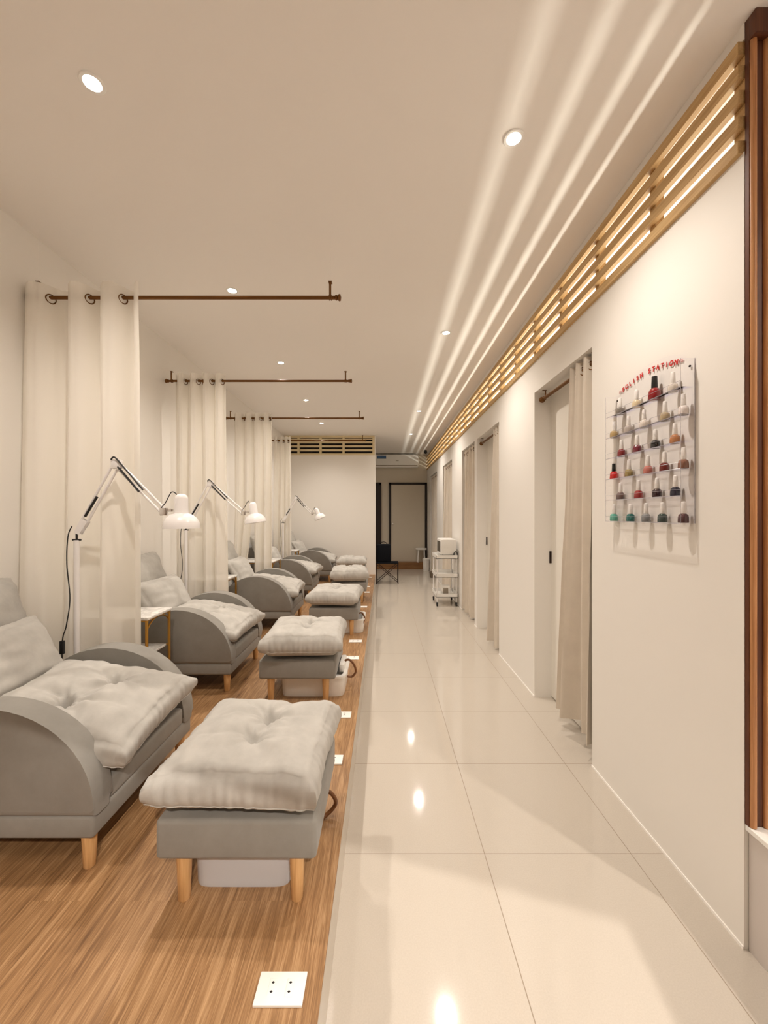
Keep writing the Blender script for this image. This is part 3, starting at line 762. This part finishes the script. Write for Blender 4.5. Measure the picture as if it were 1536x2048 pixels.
# ------------------------------------------------------------------ side tables
def side_table(xr, y0, y1, label):
    w_ = 0.46; z = 0.785 - PZ
    t = thing('side_table', label, 'side table', (xr - w_ / 2, (y0 + y1) / 2, PZ), 0, 'marble topped brass side tables')
    d_ = (y1 - y0) / 2; h = w_ / 2
    bm = NB(); box(bm, -h, h, -d_, d_, z - 0.016, z, bev=0.003); link('table_top', bm, 'marble', t)
    bm = NB(); box(bm, -h + 0.03, h - 0.03, -d_ + 0.02, d_ - 0.02, z - 0.245, z - 0.230, bev=0.003); link('shelf', bm, 'marble', t)
    for sx in (-1, 1):
        for sy in (-1, 1):
            bm = NB(); tube(bm, [(sx * (h - 0.015), sy * (d_ - 0.015), 0), (sx * (h - 0.015), sy * (d_ - 0.015), z - 0.016)], 0.009, 10); link('leg', bm, 'gold', t)
    bm = NB()
    for sy in (-1, 1):
        y = sy * (d_ - 0.015)
        tube(bm, [(h - 0.015, y, z - 0.022), (-h + 0.015, y, z - 0.022)], 0.006, 8)
        tube(bm, [(h - 0.015, y, z - 0.238), (-h + 0.015, y, z - 0.238)], 0.006, 8)
    for sx in (-1, 1):
        x = sx * (h - 0.015)
        tube(bm, [(x, -d_ + 0.015, z - 0.022), (x, d_ - 0.015, z - 0.022)], 0.006, 8)
        tube(bm, [(x, (d_ - 0.015) * math.cos(a), z - 0.10 + 0.078 * math.sin(a)) for a in [PI * k / 14 for k in range(15)]], 0.005, 8)
    link('frame', bm, 'gold', t)
side_table(-1.375, 2.37, 2.65, 'white marble side table with brass legs behind the nearest sheer curtain')
side_table(-1.46, 3.76, 4.08, 'white marble side table with brass legs beyond the second sheer curtain')
side_table(-1.41, 5.20, 5.62, 'white marble side table with brass legs beyond the third sheer curtain')
side_table(-1.45, 6.74, 7.06, 'white marble side table with brass legs beyond the farthest sheer curtain')

# ------------------------------------------------------------------ polish rack on the right wall
RY0, RY1, RXF = 1.498, 2.000, 1.099
SH = [1.864, 1.763, 1.663, 1.562, 1.461, 1.359]
rack = thing('polish_rack', 'clear acrylic wall rack of nail polish with red lettering', 'display rack', (XR, (RY0 + RY1) / 2, 1.355))
def RB(bm, x0, x1, y0, y1, z0, z1): box(bm, x0 - XR, x1 - XR, y0 - (RY0 + RY1) / 2, y1 - (RY0 + RY1) / 2, z0 - 1.355, z1 - 1.355)
bm = NB(); n_ = 28; outl = [(RY0, 1.357), (RY0, 1.968), (RY0 + 0.035, 1.968)]
for k in range(n_ + 1):
    a = PI * k / n_; outl.append(((RY0 + RY1) / 2 - (0.5 * (RY1 - RY0) - 0.04) * math.cos(a), 1.975 + 0.062 * math.sin(a)))
outl += [(RY1 - 0.035, 1.968), (RY1, 1.968), (RY1, 1.357)]
A = [bm.verts.new((-0.004, y - (RY0 + RY1) / 2, z - 1.355)) for y, z in outl]; B = [bm.verts.new((-0.001, y - (RY0 + RY1) / 2, z - 1.355)) for y, z in outl]
bm.faces.new(A); bm.faces.new(B[::-1])
for k in range(len(outl)): bm.faces.new((A[k], A[(k + 1) % len(outl)], B[(k + 1) % len(outl)], B[k]))
link('back_panel', bm, 'acrylic', rack, smooth=False)
for y in (RY0, RY1 - 0.003):
    bm = NB(); RB(bm, RXF, XR - 0.004, y, y + 0.003, 1.357, 1.968); link('side_panel', bm, 'acrylic', rack, smooth=False)
bm = NB()
for y in (RY0, RY1): tube(bm, [(RXF - XR, y - (RY0 + RY1) / 2, 0.002), (RXF - XR, y - (RY0 + RY1) / 2, 0.613)], 0.0011, 6)
tube(bm, [(-0.002, RY0 - 0.001 - (RY0 + RY1) / 2, 0.002), (-0.002, RY0 - 0.001 - (RY0 + RY1) / 2, 0.613)], 0.0018, 6)
link('edge_strip', bm, 'acrylic_edge', rack)
for z in SH:
    bm = NB(); RB(bm, RXF, XR - 0.004, RY0 + 0.003, RY1 - 0.003, z - 0.003, z); RB(bm, RXF - 0.001, RXF + 0.002, RY0 + 0.003, RY1 - 0.003, z, z + 0.022)
    s = link('shelf', bm, 'acrylic', rack, smooth=False)
    bm = NB(); c0 = (RY0 + RY1) / 2
    tube(bm, [(RXF - XR, RY0 - c0, z - 1.357), (RXF - XR, RY1 - c0, z - 1.357)], 0.0013, 6)
    tube(bm, [(RXF - XR, RY0 - c0, z - 1.355 + 0.022), (RXF - XR, RY1 - c0, z - 1.355 + 0.022)], 0.0007, 6)
    link('edge_strip', bm, 'acrylic_edge', s)
for y in (RY0 + 0.018, RY1 - 0.018):
    bm = NB(); tube(bm, [(-0.004, y - (RY0 + RY1) / 2, 0.590), (-0.008, y - (RY0 + RY1) / 2, 0.590)], 0.004, 12); link('screw', bm, 'dark_metal', rack)
# lettering on a shallow arc, each letter a flat glyph on the header
def glyph(ch, size):
    c = bpy.data.curves.new('letter', 'FONT'); c.body = ch; c.size = size; c.extrude = 0.0004; c.align_x = 'CENTER'; c.offset = 0.0011
    o = bpy.data.objects.new('tmp', c); COL.objects.link(o)
    dg = bpy.context.evaluated_depsgraph_get(); me = bpy.data.meshes.new_from_object(o.evaluated_get(dg))
    bpy.data.objects.remove(o); return me
txt = 'POLISH STATION'; bm = NB()
for k, ch in enumerate(txt):
    if ch == ' ': continue
    f_ = k / (len(txt) - 1); y = 1.935 - f_ * 0.345; z = 1.974 + 0.026 * math.sin(PI * (0.04 + 0.92 * f_))
    me = glyph(ch, 0.028); sl = 0.026 * PI * 0.92 * math.cos(PI * (0.04 + 0.92 * f_)) / 0.345
    mt = Matrix.Translation((-0.0048, y - (RY0 + RY1) / 2, z - 1.355)) @ Matrix.Rotation(-PI / 2, 4, 'Z') @ Matrix.Rotation(PI / 2, 4, 'X') @ Matrix.Rotation(math.atan(sl), 4, 'Z')
    me.transform(mt); bm.from_mesh(me); bpy.data.meshes.remove(me)
link('lettering', bm, 'text', rack, smooth=False)
for (ya, yb) in ((1.972, 1.948), (1.576, 1.552)):
    bm = NB()
    for q in range(3):
        z = 0.622 + q * 0.004
        tube(bm, [(-0.0046, ya - c0, z), (-0.0046, (ya + yb) / 2 - c0, z + 0.003), (-0.0046, yb - c0, z)], 0.0008, 5)
    link('flourish', bm, 'text', rack, smooth=False)

# polish bottles: one of each shape, copied per colour
def polish_mat(i, col):
    m = mat('polish %s' % i, srgb(*col), 0.12, spec=0.6); m.node_tree.nodes['Principled BSDF'].inputs['Coat Weight'].default_value = 0.4; return m
M['capwhite'] = mat('white cap', (0.86, 0.84, 0.82), 0.3)
M['capblack'] = mat('black cap', (0.01, 0.01, 0.01), 0.3)
def bottle_body(big):
    bm = NB()
    if big: prof = [(0.0165, 0.0), (0.0185, 0.003), (0.0165, 0.028), (0.012, 0.036), (0.008, 0.038), (0.007, 0.041)]
    else: prof = [(0.0165, 0.0), (0.0175, 0.002), (0.0172, 0.020), (0.0155, 0.029), (0.010, 0.034), (0.006, 0.035), (0.006, 0.038)]
    lathe(bm, prof, 24); me = bpy.data.meshes.new('body'); bm.to_mesh(me); bm.free()
    for p in me.polygons: p.use_smooth = True
    return me
def bottle_cap(sq):
    bm = NB()
    if sq: prof = [(0.0085, 0.037), (0.0092, 0.038), (0.0080, 0.074), (0.0072, 0.076), (0.0005, 0.076)]
    else: prof = [(0.0092, 0.034), (0.0096, 0.035), (0.0074, 0.076), (0.0062, 0.079), (0.0005, 0.080)]
    lathe(bm, prof, 20); me = bpy.data.meshes.new('cap'); bm.to_mesh(me); bm.free()
    for p in me.polygons: p.use_smooth = True
    return me
BODY = [bottle_body(False), bottle_body(True)]; CAP = [bottle_cap(False), bottle_cap(True)]
BOT = [  # row, px, colour, kind, colour words
    (0, 1240, (120, 112, 104), 0, 'grey shimmer'), (0, 1273, (222, 205, 170), 0, 'cream'), (0, 1309, (140, 14, 22), 1, 'deep red large'), (0, 1346, (214, 206, 196), 0, 'sheer white'),
    (1, 1226, (178, 152, 104), 0, 'gold'), (1, 1257, (176, 166, 158), 0, 'silver glitter'), (1, 1288, (226, 216, 206), 0, 'white'), (1, 1330, (178, 160, 128), 0, 'sandy beige'), (1, 1371, (232, 224, 220), 0, 'milky white'),
    (2, 1243, (124, 20, 30), 0, 'dark red'), (2, 1274, (112, 24, 44), 0, 'burgundy'), (2, 1311, (22, 22, 24), 0, 'black'), (2, 1350, (182, 120, 74), 0, 'caramel tan'),
    (3, 1226, (200, 16, 18), 2, 'bright red'), (3, 1258, (150, 130, 78), 0, 'olive gold'), (3, 1296, (190, 112, 100), 0, 'dusty pink'), (3, 1329, (106, 26, 20), 0, 'brick brown'), (3, 1370, (134, 94, 76), 0, 'mocha brown'),
    (4, 1241, (106, 86, 82), 0, 'mauve grey'), (4, 1277, (150, 34, 36), 0, 'crimson'), (4, 1314, (44, 12, 20), 0, 'blackish wine'), (4, 1351, (18, 22, 48), 0, 'navy blue'),
    (5, 1224, (92, 168, 150), 0, 'light turquoise'), (5, 1261, (8, 96, 92), 0, 'dark teal'), (5, 1292, (128, 130, 132), 0, 'cool grey'), (5, 1325, (60, 74, 70), 0, 'dark slate green'), (5, 1373, (82, 52, 56), 0, 'plum brown'),
]
ROWN = ['top shelf', 'second shelf', 'third shelf', 'fourth shelf', 'fifth shelf', 'bottom shelf']
for k, (row, px, col, kind, wd) in enumerate(BOT):
    X = 1.126; Y = F * X / (px - 766)
    Y = max(RY0 + 0.022, min(RY1 - 0.022, Y))
    capn = 'black' if kind else 'white'
    lab = '%s nail polish bottle with %s cap on the rack\'s %s' % (wd, capn, ROWN[row])
    t = thing('nail_polish_bottle', lab, 'nail polish', (X, Y, SH[row]), random.Random(k).uniform(-0.3, 0.3), 'nail polish bottles on the wall rack')
    if kind == 1: t.scale = (1.3, 1.3, 1.3)
    b_ = bpy.data.objects.new('bottle_body', BODY[1 if kind else 0].copy()); b_.data.materials.append(polish_mat(k, col)); COL.objects.link(b_); b_.parent = t
    c_ = bpy.data.objects.new('cap', CAP[1 if kind else 0].copy()); c_.data.materials.append(M['capblack' if kind else 'capwhite']); COL.objects.link(c_); c_.parent = t

# ------------------------------------------------------------------ fluted wood panel and low bench by the right edge
t = thing('fluted_panel', 'brown fluted wood panel at the right edge above the white bench', 'wall panel', (1.155, YN - 0.03, 0.402))
bm = NB(); box(bm, 0.0, 1.29, 0.015, 0.029, 0.002, CEIL - 0.402); link('dark_backing', bm, 'darkwalnut', t, smooth=False)
bm = NB(); box(bm, -0.001, 1.29, -0.012, 0.016, CEIL - 0.402 - 0.075, CEIL - 0.402, bev=0.003); link('top_rail', bm, 'darkwalnut', t)
bm = NB(); x = 0.012; 
while x < 1.27:
    tube(bm, [(x, 0.014, 0.002), (x, 0.014, CEIL - 0.402 - 0.075)], 0.0100, 12); x += 0.0425
link('flutes', bm, 'walnut', t)
t = thing('low_bench', 'low white topped grey cabinet bench at the lower right edge', 'bench', (1.155, 0.0, 0.0))
bm = NB(); box(bm, 0.012, 1.28, -0.5, YN - 0.002, 0.0, 0.384); link('cabinet', bm, 'cabinet', t, smooth=False)
bm = NB(); box(bm, 0.0, 1.28, -0.51, YN - 0.001, 0.384, 0.402, bev=0.002, seg=1); link('bench_top', bm, 'white_plastic', t)

# ------------------------------------------------------------------ back of the corridor
bm = NB(); box(bm, -1.2, XR, 10.30, YB, 0.0, 0.165); struct('step', bm, 'stepwood')
def door(n_, x0, x1, leaf):
    bm = NB(); f = 0.055
    box(bm, x0, x0 + f, YB - 0.05, YB, 0.165, 2.22); box(bm, x1 - f, x1, YB - 0.05, YB, 0.165, 2.22); box(bm, x0, x1, YB - 0.05, YB, 2.22 - f, 2.22)
    o = struct('door_%d' % n_, bm, 'dark_frame')
    bm = NB(); box(bm, x0 + f, x1 - f, YB - 0.03, YB - 0.002, 0.165, 2.22 - f); link('door_leaf', bm, leaf, o, smooth=False)
    bm = NB(); tube(bm, [(x0 + f + 0.04, YB - 0.06, 1.15), (x0 + f + 0.04, YB - 0.03, 1.15)], 0.02, 12); link('door_knob', bm, 'chrome', o)
door(6, 0.157, 1.145, 'backpaint'); door(7, -0.95, -0.045, 'dark_frame')
t = thing('air_conditioner', 'white split air conditioner high on the back wall above the dark framed door', 'air conditioner', (0.35, YB, 2.60))
bm = NB(); box(bm, -0.56, 0.56, -0.23, 0.0, 0.0, 0.335, bev=0.03, seg=4); link('housing', bm, 'white_plastic', t)
bm = NB(); box(bm, -0.53, 0.53, -0.236, -0.20, 0.035, 0.055, bev=0.004); link('air_flap', bm, 'grey_panel', t)
bm = NB(); box(bm, -0.50, -0.27, -0.2345, -0.2295, 0.215, 0.295, bev=0.002, seg=1); link('blue_sticker', bm, 'sticker', t)['label'] = 'blue oval sticker'
bm = NB(); box(bm, -0.02, 0.05, -0.234, -0.229, 0.155, 0.168); link('display', bm, 'grey_panel', t)
t = thing('security_camera', 'small black dome security camera under the ceiling at the back right corner', 'camera', (1.04, 9.9, CEIL))
bm = NB(); lathe(bm, [(0.03, 0.0), (0.03, -0.012), (0.022, -0.016)], 20); link('mount', bm, 'black', t)
bm = NB(); lathe(bm, [(0.022, -0.014), (0.036, -0.03), (0.04, -0.05), (0.033, -0.075), (0.015, -0.09), (0.001, -0.093)], 20); link('dome', bm, 'black', t)

# folding stand with black bag
t = thing('folding_stand', 'folding stand with crossed dark metal legs at the end of the platform', 'folding stand', (0.09, 8.12, 0.0))
X0, X1, D0, D1 = -0.225, 0.22, -0.06, 0.26; HZ = 0.41
bm = NB(); box(bm, X0, X1, D0, D1, HZ, HZ + 0.02, bev=0.005); link('top_panel', bm, 'blackcloth', t)
for x in (X0 + 0.01, X1 - 0.01):
    for y in (D0 + 0.01, D1 - 0.01):
        bm = NB(); tube(bm, [(x, y, 0), (x, y, HZ)], 0.007, 8); link('leg', bm, 'dark_metal', t)
for y in (D0 + 0.01, D1 - 0.01):
    for s in (1, -1):
        bm = NB(); tube(bm, [(s * (X0 + 0.01), y, 0.03), (-s * (X0 + 0.01) + 0 * s, y + 0.008 * s, HZ - 0.01)], 0.006, 8); link('cross_brace', bm, 'dark_metal', t)
bm = NB(); box(bm, -0.235, -0.226, D0, D0 + 0.01, 0.02, 0.79); link('side_pole', bm, 'dark_metal', t)
bm = NB(); box(bm, -0.145, 0.145, -0.10, 0.10, 0.0, 0.36, bev=0.025, seg=4)
b_ = tag(link('black_bag', bm, 'blackcloth'), 'square black bag standing on the folding stand', 'bag'); b_.location = (0.012, 8.22, HZ + 0.02)
bm = NB(); tube(bm, bez((-0.07, 0, 0.355), (-0.06, 0, 0.42), (0.06, 0, 0.42), (0.07, 0, 0.355)), 0.007, 8); link('handle', bm, 'blackcloth', b_)

# white stool, bins
t = thing('plastic_stool', 'white plastic stool on the wooden step in front of the back door', 'stool', (0.98, 10.42, 0.165))
bm = NB(); lathe(bm, [(0.001, 0.36), (0.13, 0.36), (0.145, 0.35), (0.14, 0.325), (0.13, 0.325), (0.125, 0.345), (0.001, 0.345)], 28, cap=False); link('seat', bm, 'white_plastic', t)
for a in range(4):
    q = PI / 4 + a * PI / 2; bm = NB(); tube(bm, [(0.10 * math.cos(q), 0.10 * math.sin(q), 0.345), (0.125 * math.cos(q), 0.125 * math.sin(q), 0.0)], [0.018, 0.012], 8); link('leg', bm, 'white_plastic', t)
def bin_(x, y, w_, h, m_, label):
    t = thing('waste_bin', label, 'bin', (x, y, 0))
    bm = NB(); lathe(bm, [(w_ * 0.40, 0.0), (w_ * 0.5, h - 0.02), (w_ * 0.46, h - 0.02), (w_ * 0.37, 0.01), (0.001, 0.01)], 24, cap=False); 
    link('bucket', bm, m_, t)
    bm = NB(); lathe(bm, [(w_ * 0.51, h - 0.025), (w_ * 0.53, h - 0.012), (w_ * 0.50, h), (w_ * 0.2, h + 0.012), (0.001, h + 0.014)], 24, cap=False); link('lid', bm, m_, t)
bin_(1.06, 10.0, 0.17, 0.30, 'white_plastic', 'white lidded waste bin on the tiles at the back right corner')
bin_(1.085, 8.93, 0.12, 0.13, 'bin_grey', 'small dark grey waste bin by the farthest doorway')

# ------------------------------------------------------------------ white trolley with towel warmer
TX0, TX1, TY0, TY1 = 0.80, 1.13, 6.12, 6.60
t = thing('trolley', 'white three tier trolley on black castors against the right wall', 'trolley', ((TX0 + TX1) / 2, (TY0 + TY1) / 2, 0))
hx, hy = (TX1 - TX0) / 2, (TY1 - TY0) / 2
for z in (0.72, 0.44, 0.14):
    bm = NB(); box(bm, -hx, hx, -hy, hy, z, z + 0.006)
    for (a0, a1, b0, b1) in ((-hx, -hx + 0.005, -hy, hy), (hx - 0.005, hx, -hy, hy), (-hx, hx, -hy, -hy + 0.005), (-hx, hx, hy - 0.005, hy)): box(bm, a0, a1, b0, b1, z, z + 0.055)
    link('tray', bm, 'white_plastic', t, smooth=False)
for sx in (-1, 1):
    for sy in (-1, 1):
        x, y = sx * (hx - 0.02), sy * (hy - 0.02)
        bm = NB(); tube(bm, [(x, y, 0.06), (x, y, 0.775)], 0.010, 10); link('pole', bm, 'white_metal', t)
        bm = NB(); mt = Matrix.Translation((x, y, 0.028)) @ Matrix.Rotation(PI / 2, 4, 'Y'); lathe(bm, [(0.001, -0.011), (0.024, -0.011), (0.028, -0.007), (0.028, 0.007), (0.024, 0.011), (0.001, 0.011)], 20, mt, cap=False)
        box(bm, x - 0.014, x + 0.014, y - 0.012, y + 0.012, 0.030, 0.064, bev=0.003); link('castor', bm, 'black', t)
t = thing('towel_warmer', 'white box shaped towel warmer with a dark door on top of the trolley', 'towel warmer', (0.995, 6.36, 0.776))
bm = NB(); box(bm, -0.112, 0.112, -0.215, 0.215, 0.004, 0.236, bev=0.010, seg=3); link('housing', bm, 'white_plastic', t)
bm = NB(); box(bm, -0.120, -0.112, -0.205, 0.205, 0.012, 0.228, bev=0.003); d = link('door', bm, 'white_plastic', t)
bm = NB(); box(bm, -0.123, -0.119, -0.165, 0.165, 0.035, 0.200, bev=0.001, seg=1); link('door_window', bm, 'darkglass', d)['label'] = 'dark glass window'
for sx in (-1, 1):
    for sy in (-1, 1):
        bm = NB(); tube(bm, [(sx * 0.09, sy * 0.19, 0.0), (sx * 0.09, sy * 0.19, 0.006)], 0.01, 10); link('foot', bm, 'black', t)
bm = NB(); tube(bm, spline([(1.05, 6.13, 0.738), (1.07, 6.125, 0.80), (1.10, 6.125, 0.83), (1.125, 6.13, 0.80), (1.118, 6.14, 0.75), (1.09, 6.13, 0.76), (1.075, 6.128, 0.80)], 6), 0.006, 8)
tag(link('power_cord', bm, 'black'), 'black coiled power cord on the trolley beside the towel warmer', 'cord')
t = thing('storage_box', 'small white box with a grey front on the lowest trolley tray', 'box', (0.955, 6.22, 0.147))
bm = NB(); box(bm, -0.065, 0.065, -0.05, 0.05, 0.0, 0.16, bev=0.006); link('housing', bm, 'white_plastic', t)
bm = NB(); box(bm, -0.038, 0.038, -0.054, -0.049, 0.02, 0.125); link('front_panel', bm, 'grey_panel', t)
